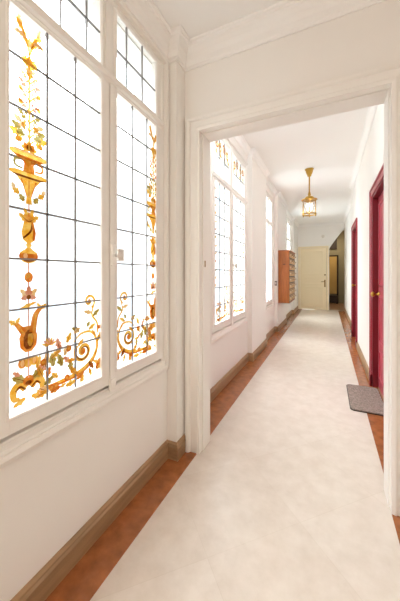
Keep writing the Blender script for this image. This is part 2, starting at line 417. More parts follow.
def candelabrum(A, y):
    """tall painted candelabrum, z in metres, y = axis"""
    ln = lambda z0, z1, w, c: A.stroke([(y, z0), (y, z1)], [w, w], c)
    # base scrolls
    for q in (-1, 1):
        A.stroke([(y + q*0.008, 0.835), (y + q*0.03, 0.855), (y + q*0.052, 0.838), (y + q*0.05, 0.808), (y + q*0.032, 0.805)], [0.03, 0.03, 0.026, 0.018, 0.012], AMBER)
        A.stroke([(y + q*0.01, 0.83), (y + q*0.03, 0.846), (y + q*0.046, 0.834)], [0.006, 0.008, 0.004], BROWN)
        A.leaf(y + q*0.012, 0.862, 0.055, 0.03, math.pi/2 - q*1.05, OLIVE, BROWN)
        A.leaf(y + q*0.01, 0.80, 0.05, 0.022, -math.pi/2 + q*1.2, AMBER)
        A.blob(y + q*0.022, 0.928, 0.016, 0.019, ORANGE if q < 0 else AMBER); A.blob(y + q*0.022, 0.928, 0.007, 0.012, PALE)
        A.leaf(y + q*0.03, 0.885, 0.035, 0.016, math.pi/2 - q*0.9, ROSE)
    A.blob(y, 0.86, 0.02, 0.02, ORANGE); A.blob(y, 0.852, 0.012, 0.008, BROWN); A.blob(y, 0.925, 0.016, 0.018, AMBER)
    ln(0.87, 1.31, 0.005, ROSE)
    # cup of raised acanthus horns
    A.sil(y, [(0.012, 0.965), (0.03, 0.985), (0.034, 1.02), (0.022, 1.05), (0.02, 1.06)], ORANGE)
    A.sil(y, [(0.008, 0.975), (0.018, 0.99), (0.018, 1.02), (0.008, 1.045)], BROWN)
    A.sil(y + 0.006, [(0.004, 0.985), (0.010, 1.0), (0.008, 1.03)], AMBER)
    for q, hh in ((-1, 1.075), (1, 1.12)):
        A.stroke([(y + q*0.015, 1.035), (y + q*0.026, hh - 0.025), (y + q*0.046, hh)], [0.026, 0.022, 0.014], ORANGE)
        A.stroke([(y + q*0.018, 1.035), (y + q*0.028, hh - 0.025)], [0.008, 0.006], AMBER)
        A.leaf(y + q*0.046, hh - 0.004, 0.03, 0.018, math.pi/2 - q*0.9, AMBER, BROWN)
        A.leaf(y + q*0.046, hh - 0.004, 0.03, 0.014, math.pi/2 + q*0.5, AMBER)
    A.leaf(y - 0.036, 1.122, 0.075, 0.015, 0.35, AMBER)
    # bud, drop, ball
    for q in (-1, 1): A.leaf(y, 1.165, 0.045, 0.022, math.pi/2 - q*0.8, PALE); A.leaf(y, 1.165, 0.03, 0.018, math.pi/2 - q*1.7, ROSE)
    A.leaf(y, 1.16, 0.05, 0.024, math.pi/2, ROSE); A.blob(y, 1.165, 0.008, 0.009, BROWN)
    A.blob(y, 1.238, 0.016, 0.019, ORANGE); A.blob(y - 0.003, 1.244, 0.008, 0.010, AMBER)
    A.blob(y, 1.315, 0.036, 0.026, AMBER); A.sil(y, [(0.032, 1.306), (0.036, 1.315), (0.032, 1.324)], ORANGE)
    A.blob(y, 1.300, 0.02, 0.006, BROWN); A.blob(y - 0.012, 1.316, 0.008, 0.010, PALE)
    A.sil(y, [(0.016, 1.338), (0.006, 1.348), (0.012, 1.356), (0.006, 1.364)], AMBER)
    # twisted baluster
    A.sil(y, [(0.006, 1.362), (0.022, 1.375), (0.027, 1.40), (0.018, 1.44), (0.012, 1.465)], AMBER)
    A.stroke([(y - 0.02, 1.38), (y + 0.008, 1.41), (y + 0.012, 1.45)], [0.006, 0.008, 0.004], BROWN)
    A.stroke([(y + 0.018, 1.375), (y + 0.02, 1.41), (y + 0.008, 1.45)], [0.010, 0.010, 0.004], ORANGE)
    for q in (-1, 1):
        A.leaf(y, 1.44, 0.048, 0.022, math.pi/2 - q*0.95, AMBER, BROWN); A.leaf(y, 1.445, 0.05, 0.02, math.pi/2 - q*0.35, AMBER)
    ln(1.46, 1.52, 0.005, ORANGE)
    # flared vase, plate, neck and dish
    A.sil(y, [(0.012, 1.505), (0.009, 1.535), (0.016, 1.565), (0.038, 1.59), (0.046, 1.60)], AMBER)
    for e in (-0.018, 0.0, 0.018): A.stroke([(y + e*0.4, 1.53), (y + e*1.5, 1.592)], [0.003, 0.005], ORANGE)
    A.sil(y, [(0.044, 1.598), (0.068, 1.606), (0.070, 1.616), (0.05, 1.622)], AMBER); A.sil(y, [(0.044, 1.598), (0.066, 1.606)], BROWN)
    A.sil(y, [(0.022, 1.62), (0.018, 1.65), (0.03, 1.668)], ORANGE); A.sil(y - 0.004, [(0.010, 1.622), (0.008, 1.65), (0.012, 1.666)], AMBER)
    for q in (-1, 1):
        A.stroke([(y + q*0.022, 1.63), (y + q*0.048, 1.635), (y + q*0.05, 1.655), (y + q*0.032, 1.66)], [0.006, 0.009, 0.009, 0.005], ORANGE if q > 0 else OLIVE)
        A.leaf(y + q*0.018, 1.512, 0.03, 0.022, math.pi/2 - q*0.6, OLIVE, AMBER); A.leaf(y + q*0.035, 1.535, 0.032, 0.022, math.pi/2 - q*0.9, AMBER, OLIVE)
        A.leaf(y + q*0.05, 1.55, 0.024, 0.016, math.pi/2 - q*0.5, PALE)
    A.sil(y, [(0.04, 1.664), (0.068, 1.678), (0.068, 1.690), (0.055, 1.694)], AMBER); A.sil(y, [(0.036, 1.666), (0.062, 1.675)], ORANGE)
    A.sil(y, [(0.055, 1.69), (0.05, 1.697)], PALE)
    # flower and sprays over the dish
    for k in range(5): A.leaf(y, 1.70, 0.034, 0.022, 0.35 + k * 0.6, ORANGE if k % 2 else AMBER)
    A.blob(y, 1.712, 0.010, 0.010, BROWN)
    ln(1.70, 2.06, 0.008, AMBER)
    for zz, L, c in ((1.74, 0.05, AMBER), (1.765, 0.045, OLIVE), (1.79, 0.04, PALE), (1.82, 0.03, OLIVE), (1.86, 0.028, ROSE), (1.90, 0.026, PALE), (1.935, 0.03, ROSE), (1.965, 0.024, PALE)):
        for q in (-1, 1):
            A.stroke([(y, zz - 0.02), (y + q*0.015, zz), (y + q*L*0.8, zz + 0.008)], [0.006, 0.006, 0.004], AMBER)
            A.leaf(y + q*L*0.7, zz + 0.004, L*0.8, L*0.55, math.pi/2 - q*1.1, c); A.leaf(y + q*L*0.5, zz, L*0.65, L*0.5, math.pi/2 - q*2.2, c)
            A.blob(y + q*L*0.4, zz + 0.012, 0.006, 0.006, OLIVE if c == AMBER else c)
    A.sil(y, [(0.004, 1.96), (0.012, 1.985), (0.006, 2.01), (0.012, 2.03), (0.004, 2.045)], AMBER)
    for q in (-1, 1):
        A.leaf(y, 2.02, 0.03, 0.014, math.pi/2 - q*0.8, AMBER); A.leaf(y, 1.985, 0.03, 0.014, math.pi/2 - q*1.0, PALE)
        A.stroke([(y, 2.05), (y + q*0.012, 2.09), (y + q*0.02, 2.125)], [0.006, 0.009, 0.014], AMBER)
        A.leaf(y + q*0.02, 2.12, 0.038, 0.02, math.pi/2 - q*0.9, AMBER, BROWN); A.leaf(y + q*0.022, 2.115, 0.04, 0.018, math.pi/2 - q*2.0, PALE)
    for q in (-1, 1):
        A.leaf(y + q*0.004, 2.075, 0.055, 0.022, math.pi/2 - q*0.45, AMBER, BROWN); A.leaf(y + q*0.012, 2.10, 0.045, 0.02, math.pi/2 - q*1.3, PALE, ORANGE)
        A.leaf(y + q*0.03, 2.135, 0.035, 0.022, math.pi/2 - q*0.3, PALE, AMBER); A.leaf(y + q*0.008, 2.0, 0.04, 0.02, math.pi/2 - q*0.5, AMBER, BROWN)
        for zz in (1.74, 1.80, 1.875, 1.925): A.blob(y + q*(0.022 + 0.012*((zz*40) % 2)), zz - 0.012, 0.009, 0.010, AMBER)
    A.leaf(y, 2.06, 0.08, 0.012, math.pi/2, PALE); A.leaf(y - 0.02, 2.12, 0.05, 0.02, 2.3, AMBER)

def rinceau(A, y0, y1, zb, s=1.0):
    """scrollwork along the foot, running from y0 (axis side) to y1 (meeting stile); s = scale"""
    w = y1 - y0
    cy, cz = y1 - 0.095*s, zb + 0.135*s
    A.stroke([(y0 + 0.04*s, zb + 0.04*s), (y0 + 0.10*s, zb + 0.035*s), (cy - 0.02*s, zb + 0.045*s), (cy + 0.055*s, zb + 0.085*s), (cy + 0.082*s, zb + 0.15*s), (cy + 0.05*s, zb + 0.21*s), (cy - 0.01*s, zb + 0.215*s), (cy - 0.05*s, zb + 0.185*s)],
             [0.012*s, 0.018*s, 0.024*s, 0.022*s, 0.014*s, 0.012*s, 0.010*s, 0.005*s], AMBER)
    A.stroke([(y0 + 0.10*s, zb + 0.03*s), (cy - 0.02*s, zb + 0.037*s), (cy + 0.055*s, zb + 0.078*s), (cy + 0.084*s, zb + 0.14*s)], [0.004*s, 0.008*s, 0.008*s, 0.003*s], ORANGE)
    A.spiral(cy, cz, 0.046*s, 1.6, 2.4, 0.016*s, AMBER, 1); A.spiral(cy + 0.002*s, cz - 0.003*s, 0.042*s, 1.4, 2.6, 0.006*s, BROWN, 1)
    A.blob(cy, cz, 0.014*s, 0.014*s, ORANGE)
    # outer leaves
    for (dy, dz, L, an, c) in ((0.075, 0.03, 0.06, 1.1, ORANGE), (0.078, 0.03, 0.05, 0.4, AMBER), (0.06, 0.04, 0.05, 2.2, BROWN), (0.085, 0.16, 0.05, 1.2, AMBER), (0.03, 0.225, 0.05, 0.5, AMBER), (-0.02, 0.225, 0.05, 2.6, OLIVE)):
        A.leaf(cy + dy*s, zb + dz*s, L*s, L*0.42*s, an, c, BROWN if c != BROWN else None)
    # rising S stem with a small scroll
    A.stroke([(cy + 0.085*s, zb + 0.20*s), (cy + 0.08*s, zb + 0.25*s), (cy + 0.05*s, zb + 0.29*s), (cy + 0.06*s, zb + 0.33*s)], [0.008*s, 0.010*s, 0.010*s, 0.006*s], AMBER)
    A.spiral(cy + 0.035*s, zb + 0.355*s, 0.034*s, 1.3, -1.2, 0.011*s, AMBER, 1)
    A.blob(cy + 0.035*s, zb + 0.355*s, 0.009*s, 0.011*s, ORANGE)
    A.leaf(cy + 0.055*s, zb + 0.285*s, 0.05*s, 0.022*s, 0.6, OLIVE, BROWN); A.leaf(cy + 0.05*s, zb + 0.30*s, 0.05*s, 0.02*s, 2.9, PALE)
    A.leaf(cy + 0.08*s, zb + 0.235*s, 0.035*s, 0.02*s, -0.5, ORANGE); A.leaf(cy + 0.02*s, zb + 0.24*s, 0.03*s, 0.018*s, 0.9, OLIVE)
    # leaves towards the axis
    for (dy, dz, L, an, c) in ((0.03, 0.10, 0.055, 0.9, ROSE), (0.045, 0.085, 0.05, 2.0, AMBER), (0.055, 0.12, 0.06, 1.4, PALE), (0.09, 0.11, 0.06, 1.7, OLIVE), (0.10, 0.15, 0.05, 1.0, ROSE), (0.13, 0.10, 0.06, 1.9, OLIVE),
                               (0.14, 0.14, 0.05, 1.2, PALE), (0.05, 0.05, 0.05, 0.5, OLIVE), (0.03, 0.045, 0.05, -0.6, PALE), (0.11, 0.06, 0.04, 2.4, AMBER), (0.17, 0.07, 0.05, 1.6, OLIVE), (0.12, 0.015, 0.03, 0.3, AMBER)):
        if dy * s < w - 0.1 * s: A.leaf(y0 + dy*s, zb + dz*s, L*s, L*0.5*s, an, c, BROWN)
    for (dy, dz, L, an, c) in ((0.02, 0.015, 0.05, 0.2, AMBER), (0.075, 0.012, 0.05, 0.15, ORANGE), (0.145, 0.012, 0.055, 0.1, AMBER), (0.20, 0.02, 0.05, 0.5, ORANGE), (0.06, 0.075, 0.045, 1.2, ORANGE), (0.08, 0.145, 0.05, 0.6, AMBER),
                               (0.15, 0.19, 0.05, 1.1, AMBER), (0.165, 0.105, 0.045, 2.3, ROSE), (0.115, 0.175, 0.05, 1.8, ROSE), (0.19, 0.045, 0.05, 2.0, AMBER), (0.02, 0.125, 0.05, 1.3, AMBER), (0.185, 0.225, 0.04, 0.5, PALE)):
        if dy * s < w - 0.09 * s: A.leaf(y0 + dy*s, zb + dz*s, L*s, L*0.48*s, an, c, BROWN)
    for (dy, dz, L, an) in ((0.0, 0.03, 0.05, -2.0), (0.03, 0.05, 0.045, -1.2), (0.055, 0.075, 0.045, -0.4), (-0.03, 0.045, 0.05, 2.6), (0.07, 0.19, 0.04, 2.2), (0.0, 0.19, 0.045, -2.4), (-0.045, 0.11, 0.045, 3.0)):
        A.leaf(cy + dy*s, zb + dz*s, L*s, L*0.4*s, an, AMBER, ORANGE)
    for k in range(7): A.leaf(y0 + 0.07*s, zb + 0.20*s, 0.034*s, 0.012*s, 0.3 + k * 0.42, ROSE if k % 2 else AMBER)
    for (dy, dz) in ((0.08, 0.03), (0.16, 0.165), (0.10, 0.03), (0.045, 0.14), (0.15, 0.045)):
        if dy * s < w - 0.06 * s: A.blob(y0 + dy*s, zb + dz*s, 0.013*s, 0.014*s, ORANGE); A.blob(y0 + dy*s, zb + dz*s, 0.006*s, 0.006*s, AMBER)

def window(name, X, hole, lights, zt, label, lead_rows, art=None, rod=True, lw=0.0034):
    """leaded casement window in the left wall; lights = [(y0, y1, columns in lower light, columns in upper light)]"""
    y0, y1, z0, z1 = hole
    gl0, gl1, gu0, gu1 = zt
    r = empty(name, (X, (y0 + y1) / 2, z0), label, 'window', kind='structure')
    XG = X + 0.002
    # outer frame: moulded ring lapping on to the wall face
    m = MB(); m.sweep([(-0.03, -0.10), (0.075, -0.10), (0.075, -0.0215), (0.045, -0.0215), (0.045, 0.004), (0.036, 0.010), (0.030, 0.010), (0.022, 0.002), (0.010, 0.002), (0.004, 0.022), (-0.012, 0.026), (-0.03, 0.018)],
                      [(X, y0, z0), (X, y1, z0), (X, y1, z1), (X, y0, z1)], (1, 0, 0), True)
    m.build('frame', M['paint'], r, root=r)
    # transom bar and posts
    zt0, zt1 = gl1 + 0.005, gu0 - 0.005
    m = MB(); m.sweep([(zt0 - gl1 - 0.012, -0.02), (zt0 - gl1 - 0.012, 0.008), (0.008, 0.014), (0.016, 0.026), (0.036, 0.028), (0.046, 0.016), (zt1 - gl1 + 0.012, 0.008), (zt1 - gl1 + 0.012, -0.02)], [(X, y0 + 0.04, gl1), (X, y1 - 0.04, gl1)], (1, 0, 0))
    m.build('transom_bar', M['paint'], r, root=r)
    sill = MB().sweep([(0, 0), (0, 0.008), (0.008, 0.014), (0.016, 0.014), (0.022, 0.009), (0.045, 0.012), (0.045, 0)], [(X, y0 + 0.005, z0 - 0.005), (X, y1 - 0.005, z0 - 0.005)], (1, 0, 0))
    sill.build('sill', M['paint'], r, root=r)
    mids = []
    for i in range(len(lights) - 1):
        p0, p1 = lights[i][1], lights[i + 1][0]; c = (p0 + p1) / 2; mids.append(c)
        m = MB(); m.box(X - 0.06, X + 0.004, p0 + 0.008, p1 - 0.008, gu0 - 0.02, z1 - 0.03)
        m.box(X - 0.06, X + 0.010, c - 0.022, c + 0.022, gu0 - 0.02, z1 - 0.03); m.build('upper_post', M['paint'], r, bevel=0.004, root=r)
        m = MB(); m.box(X - 0.09, X - 0.0215, c - 0.03, c + 0.03, z0 + 0.02, zt0 + 0.01); m.build('meeting_stop', M['paint'], r, root=r)
    for li, (a, b, lo, up) in enumerate(lights):
        oa = (lights[li-1][1] + a) / 2 + 0.0025 if li else y0 + 0.047
        ob = (b + lights[li+1][0]) / 2 - 0.0025 if li < len(lights) - 1 else y1 - 0.047
        ob2 = oa
        sash = MB()
        zb = z0 + 0.062; zt_ = zt0 - 0.010
        # stiles and rails with a bead round the glass
        sash.box(X - 0.02, X + 0.012, oa, a, zb, zt_); sash.box(X - 0.02, X + 0.012, b, ob, zb, zt_)
        sash.box(X - 0.02, X + 0.012, a, b, zb, gl0); sash.box(X - 0.02, X + 0.012, a, b, gl1, zt_ if zt_ > gl1 else gl1 + 0.002)
        so = sash.build('casement_sash', M['paint'], r, bevel=0.003, root=r)
        bead = MB().sweep([(0.002, -0.022), (0.002, 0.006), (-0.002, 0.014), (-0.010, 0.015), (-0.014, 0.0115), (-0.014, -0.022)][::-1], [(X, a, gl0), (X, b, gl0), (X, b, gl1), (X, a, gl1)], (1, 0, 0), True)
        bead.build('glazing_bead', M['paint'], so, root=r)
        g = MB().box(XG - 0.002, XG + 0.002, a - 0.005, b + 0.005, gl0 - 0.005, gl1 + 0.003).build('leaded_glass', M['glass'], so, root=r)
        ld = MB()
        for z in lead_rows: ld.box(XG - 0.003, XG + 0.005, a, b, z - lw, z + lw)
        for y in lo: ld.box(XG - 0.003, XG + 0.005, y - lw, y + lw, gl0, gl1)
        ld.build('lead_cames', M['lead'], so, root=r)
        # fixed light over the transom
        tb = MB().sweep([(0.002, -0.022), (0.002, 0.007), (-0.006, 0.016), (-0.014, 0.014), (-0.019, 0.004), (-0.019, -0.022)][::-1], [(X, a, gu0), (X, b, gu0), (X, b, gu1), (X, a, gu1)], (1, 0, 0), True)
        tl = tb.build('transom_light', M['paint'], r, root=r)
        MB().box(XG - 0.002, XG + 0.002, a - 0.01, b + 0.01, gu0 - 0.01, gu1 + 0.01).build('leaded_glass', M['glass'], tl, root=r)
        ld = MB()
        for y in up: ld.box(XG - 0.003, XG + 0.005, y - lw, y + lw, gu0, gu1)
        zm = (gu0 + gu1) / 2 - 0.015; ld.box(XG - 0.003, XG + 0.005, a, b, zm - lw, zm + lw)
        ld.build('lead_cames', M['lead'], tl, root=r)
        # fill of the frame between upper glass and the outer ring
        fl = MB()
        fl.box(X - 0.025, X + 0.002, (y0 + 0.03) if li == 0 else a - 0.02, a, gu0 - 0.01, z1 - 0.03)
        fl.box(X - 0.025, X + 0.002, b, (y1 - 0.03) if li == len(lights) - 1 else b + 0.02, gu0 - 0.01, z1 - 0.03)
        fl.box(X - 0.025, X + 0.002, a, b, gu1, z1 - 0.03)
        fl.build('surround', M['paint'], tl, root=r)
        if art: art(li, so, tl, r, XG + 0.0025, a, b)
    if rod and mids:
        c = mids[0]
        e = MB(); e.box(X + 0.012, X + 0.022, c - 0.002, c + 0.026, z0 + 0.05, zt0)
        er = e.build('espagnolette_bolt', M['paint'], r, bevel=0.003, root=r)
        k = MB(); k.box(X + 0.020, X + 0.034, c - 0.006, c + 0.03, 1.295, 1.40); k.lathe([(0.0, 0.0), (0.010, 0.0), (0.009, 0.012), (0.014, 0.02)], (X + 0.03, c + 0.012, 1.345), 14, 'X')
        k.build('bolt_housing', M['paint'], er, bevel=0.005, root=r)
        hd = MB(); hd.lathe([(0.0, 0.0), (0.007, 0.0), (0.007, 0.018), (0.018, 0.022), (0.020, 0.03), (0.016, 0.036), (0, 0.038)], (X + 0.034, c + 0.016, 1.345), 16, 'X')
        hd.box(X + 0.052, X + 0.066, c + 0.004, c + 0.046, 1.315, 1.375)
        hd.build('turn_handle', M['plastic'], er, bevel=0.006, root=r)
        kp = MB(); kp.box(X + 0.012, X + 0.028, c - 0.008, c + 0.032, z0 + 0.03, z0 + 0.09); kp.build('bolt_keeper', M['paint'], er, bevel=0.004, root=r)
    return r

ROWS1 = [0.944 + 0.18 * k for k in range(7)]
def art1(li, so, tl, r, X, a, b):
    if li == 0:
        A = Art(X); candelabrum(A, 0.640); A.m.build('painted_candelabrum', PAINTS, so, root=r)
        A = Art(X, clip=(a, b, 0.77, 2.2)); rinceau(A, 0.65, 0.982, 0.77); A.m.build('painted_scrollwork', PAINTS, so, root=r)
    else:
        A = Art(X, -1.0, 1.100 + 0.982, clip=(a, b, 0.77, 2.2)); rinceau(A, 0.65, 0.982, 0.77); A.m.build('painted_scrollwork', PAINTS, so, root=r)
        A = Art(X, clip=(a, b, 0.77, 2.2)); candelabrum(A, 1.425); A.m.build('painted_candelabrum', PAINTS, so, root=r)
window('window_1', LN, W1, [(0.570, 0.988, [0.714, 0.846], [0.641, 0.774, 0.907]), (1.098, 1.452, [1.229, 1.364], [1.18, 1.318])],
       (0.757, 2.20, 2.26, 2.60), 'large two-leaf leaded window with painted golden candelabrum and scrolls beside the viewpoint', ROWS1, art1)

ROWS2 = [0.92 + 0.187 * k for k in range(7)]
def art2(li, so, tl, r, X, a, b):
    A = Art(X, clip=(a, b, 0.735, 2.2))
    if li == 1: A.sx = -1.0; A.y0 = a + b
    rinceau(A, a + 0.02, b - 0.02, 0.74, 0.95)
    A.m.build('painted_scrollwork', PAINTS, so, root=r)
    A = Art(X, 1 if li == 0 else -1, 0 if li == 0 else a + b, clip=(a, b, 2.3, 2.70))
    for k, t in enumerate((0.14, 0.38, 0.64, 0.86)):
        y = a + (b - a) * t
        A.spiral(y, 2.62 - 0.02 * (k % 2), 0.05, 1.5, k * 1.3, 0.018, AMBER if k % 2 else ORANGE, 1 if k % 2 else -1)
        A.leaf(y, 2.56, 0.09, 0.03, -1.9 + 0.4 * k, AMBER, BROWN); A.leaf(y, 2.60, 0.07, 0.03, 0.3 + k, PALE)
        A.leaf(y + 0.02, 2.53, 0.05, 0.022, -1.2, OLIVE); A.blob(y, 2.62, 0.012, 0.012, BROWN)
    A.m.build('painted_garland', PAINTS, tl, root=r)
    if li == 1 or True:
        A = Art(X, clip=(a, b, 0.735, 2.2)); yc = b - 0.05 if li == 1 else a + 0.03
        for k in range(13):
            z = 1.12 + 0.083 * k
            for q in (-1, 1): A.leaf(yc, z, 0.045, 0.022, math.pi/2 - q*(0.6 + 0.3 * (k % 3)), (PALE, AMBER, OLIVE, ROSE)[k % 4])
        A.stroke([(yc, 1.1), (yc, 2.15)], [0.004, 0.004], PALE)
        A.m.build('painted_border', PAINTS, so, root=r)
def cols(a, b, n): return [a + (b - a) * i / n for i in range(1, n)]
window('window_2', LR, W2, [(2.575, 3.02, cols(2.575, 3.02, 3), cols(2.575, 3.02, 3)), (3.17, 3.66, cols(3.17, 3.66, 3), cols(3.17, 3.66, 3))],
       (0.735, 2.22, 2.29, 2.70), 'two-leaf leaded window with painted garlands just past the wide opening', ROWS2, art2, lw=0.005)
window('window_3', LR, W3, [(5.0, 5.27, [5.135], [5.135]), (5.36, 5.63, [5.495], [5.495])],
       (0.735, 2.22, 2.29, 2.70), 'narrow white window between two piers before the mailboxes', [], None, rod=False)
window('window_4', LR, W4, [(7.95, 8.24, [8.095], [8.095]), (8.33, 8.62, [8.475], [8.475])],
       (0.735, 2.22, 2.29, 2.70), 'farthest narrow window above and beyond the wooden mailboxes', [], None, rod=False)

# ------------------------------------------------------------------ doors in the right wall
PD = [(0, 0), (0, 0.014), (0.012, 0.018), (0.02, 0.018), (0.026, 0.010), (0.060, 0.012), (0.068, 0.024), (0.082, 0.024), (0.088, 0.014), (0.088, 0)]
def panel(m, x, y0, y1, z0, z1, nx, w=0.025, axis='X'):
    """raised moulding ring round a door panel"""
    prof = [(0, 0), (0, 0.006), (0.008, 0.012), (0.016, 0.008), (w, 0.002), (w, 0)]
    if axis == 'X': m.sweep(prof, [(x, y0, z0), (x, y1, z0), (x, y1, z1), (x, y0, z1)], (nx, 0, 0), True)
    else: m.sweep(prof, [(y0, x, z0), (y1, x, z0), (y1, x, z1), (y0, x, z1)], (0, nx, 0), True)
def red_door(name, d, label):
    a, b = d
    r = empty(name, (RW, (a + b) / 2, 0), label, 'door', kind='structure')
    m = MB(); m.sweep(PD, [(RW, b, 0), (RW, b, DZ), (RW, a, DZ), (RW, a, 0)], (-1, 0, 0)) 
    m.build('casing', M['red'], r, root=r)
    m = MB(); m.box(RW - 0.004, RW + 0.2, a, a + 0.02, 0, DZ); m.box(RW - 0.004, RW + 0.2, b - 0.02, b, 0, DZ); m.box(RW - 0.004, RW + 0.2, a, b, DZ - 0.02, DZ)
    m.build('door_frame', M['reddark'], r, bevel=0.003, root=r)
    XL = RW + 0.05
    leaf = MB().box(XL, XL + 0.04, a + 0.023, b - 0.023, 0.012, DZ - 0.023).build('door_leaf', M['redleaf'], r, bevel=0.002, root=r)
    m = MB()
    for z0, z1 in ((0.16, 0.42), (0.55, 1.0), (1.14, 1.98)):
        panel(m, XL, a + 0.13, b - 0.13, z0, z1, -1)
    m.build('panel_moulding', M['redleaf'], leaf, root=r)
    k = MB(); yk = b - 0.075
    k.lathe([(0, 0.0), (0.028, 0.0), (0.028, -0.006), (0.010, -0.010), (0.009, -0.035), (0.020, -0.042), (0.029, -0.055), (0.026, -0.070), (0.012, -0.078), (0, -0.078)], (XL, yk, 1.03), 20, 'X')
    k.build('door_knob', M['brass'], leaf, root=r)
    k = MB().box(XL - 0.004, XL, yk - 0.02, yk + 0.02, 1.12, 1.20); k.build('lock_plate', M['brass'], leaf, bevel=0.002, root=r)
    MB().box(RW + 0.045, RW + 0.14, a, b, 0, 0.012).build('threshold', M['skirt'], r, bevel=0.003, root=r)
    m = MB()
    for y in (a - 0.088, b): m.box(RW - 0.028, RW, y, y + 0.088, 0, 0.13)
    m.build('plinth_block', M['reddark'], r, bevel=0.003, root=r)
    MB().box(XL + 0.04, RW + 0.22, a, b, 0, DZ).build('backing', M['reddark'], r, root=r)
    return r
red_door('door_1', D1, 'crimson panelled door with brass knob beside the doormat')
red_door('door_2', D2, 'farther crimson door seen as a thin strip beyond the white wall')

# end door
r = empty('door_3', (-0.475, EY, 0), 'pale yellow panelled door at the end of the corridor', 'door', kind='structure')
m = MB(); m.sweep([(0, 0), (0, 0.014), (0.012, 0.02), (0.03, 0.014), (0.055, 0.02), (0.062, 0.02), (0.062, 0)], [(-0.905, EY, 0), (-0.905, EY, 2.16), (-0.045, EY, 2.16), (-0.045, EY, 0)], (0, -1, 0))
m.build('casing', M['doorcream'], r, root=r)
lf = MB().box(-0.90, -0.05, EY + 0.01, EY + 0.05, 0.008, 2.155).build('door_leaf', M['doorcream'], r, bevel=0.003, root=r)
m = MB()
for z0, z1 in ((0.12, 0.80), (0.90, 1.14), (1.24, 2.06)): panel(m, EY + 0.01, -0.80, -0.15, z0, z1, -1, axis='Y', w=0.03)
m.build('panel_moulding', M['doorcream'], lf, root=r)
MB().box(-0.118, -0.078, EY + 0.002, EY + 0.01, 0.80, 1.05).build('handle_plate', M['oldbrass'], lf, bevel=0.002, root=r)
h = MB(); h.tube([(-0.098, EY + 0.004, 0.985), (-0.098, EY - 0.045, 0.985), (-0.115, EY - 0.055, 0.985), (-0.215, EY - 0.055, 0.98)], 0.010); h.build('lever_handle', M['oldbrass'], lf, root=r)
h = MB(); h.lathe([(0, 0), (0.026, 0), (0.026, -0.010), (0.016, -0.016), (0, -0.016)], (-0.095, EY + 0.01, 1.22), 16, 'Y'); h.build('lock_cylinder', M['oldbrass'], lf, root=r)

# ------------------------------------------------------------------ dim hall behind the arch
HX0, HX1, HY1 = -0.35, 0.62, 13.1
tag(MB().box(HX0, HX1, EY + 0.16, HY1 + 0.1, -0.12, 0.0).build('floor_hall', M['brownfloor']), 'brown floor of the dim hall behind the arch', 'floor', kind='structure')
m = MB(); m.box(HX0 - 0.1, HX0, EY + 0.15, HY1, 0, 3.1); tag(m.build('wall_hall_left', M['olive']), 'olive left wall of the dim hall behind the arch', 'wall', kind='structure')
m = MB(); m.box(HX1, HX1 + 0.1, EY + 0.15, HY1, 0, 3.1); m.box(RE, HX1, EY + 0.15, EY + 0.2, 0, 3.1)
tag(m.build('wall_hall_right', M['olive']), 'olive right wall seen through the arch', 'wall', kind='structure')
tag(MB().box(HX0 - 0.1, HX1 + 0.1, HY1, HY1 + 0.1, 0, 3.1).build('wall_hall_end', M['olive']), 'olive end wall around the inner door of the hall', 'wall', kind='structure')
tag(MB().box(HX0 - 0.1, HX1 + 0.1, EY + 0.15, HY1 + 0.1, 3.1, 3.2).build('ceiling_hall', M['ceiling']), 'ceiling of the dim hall behind the arch', 'ceiling', kind='structure')
r = empty('door_4', (0.2, HY1, 0), 'ochre inner door with dark surround glimpsed through the arch', 'door', kind='structure')
MB().box(0.0, 0.34, HY1 - 0.05, HY1 - 0.01, 0.40, 2.0).build('door_leaf', M['ochre'], r, bevel=0.004, root=r)
m = MB(); m.sweep([(0, 0), (0, 0.05), (0.05, 0.06), (0.06, 0.05), (0.06, 0)], [(0.0, HY1, 0.0), (0.0, HY1, 2.0), (0.34, HY1, 2.0), (0.34, HY1, 0.0)], (0, -1, 0)); m.build('door_frame', M['darkwood'], r, root=r)
MB().box(0.0, 0.34, HY1 - 0.05, HY1 - 0.01, 2.32, 2.9).build('dark_fanlight', M['darkwood'], r, bevel=0.003, root=r)
c = empty('chest', (0.17, HY1 - 0.28, 0), 'low dark wooden chest on the hall floor below the ochre door', 'chest')
MB().box(-0.03, 0.37, HY1 - 0.42, HY1 - 0.12, 0.05, 0.30).build('body', M['darkwood'], c, bevel=0.006, root=c)
MB().box(-0.04, 0.38, HY1 - 0.43, HY1 - 0.11, 0.30, 0.34).build('lid', M['darkwood'], c, bevel=0.008, root=c)
for x in (0.0, 0.34):
    for y in (HY1 - 0.40, HY1 - 0.14): MB().box(x - 0.02, x + 0.02, y - 0.02, y + 0.02, 0, 0.05).build('foot', M['darkwood'], c, bevel=0.003, root=c)

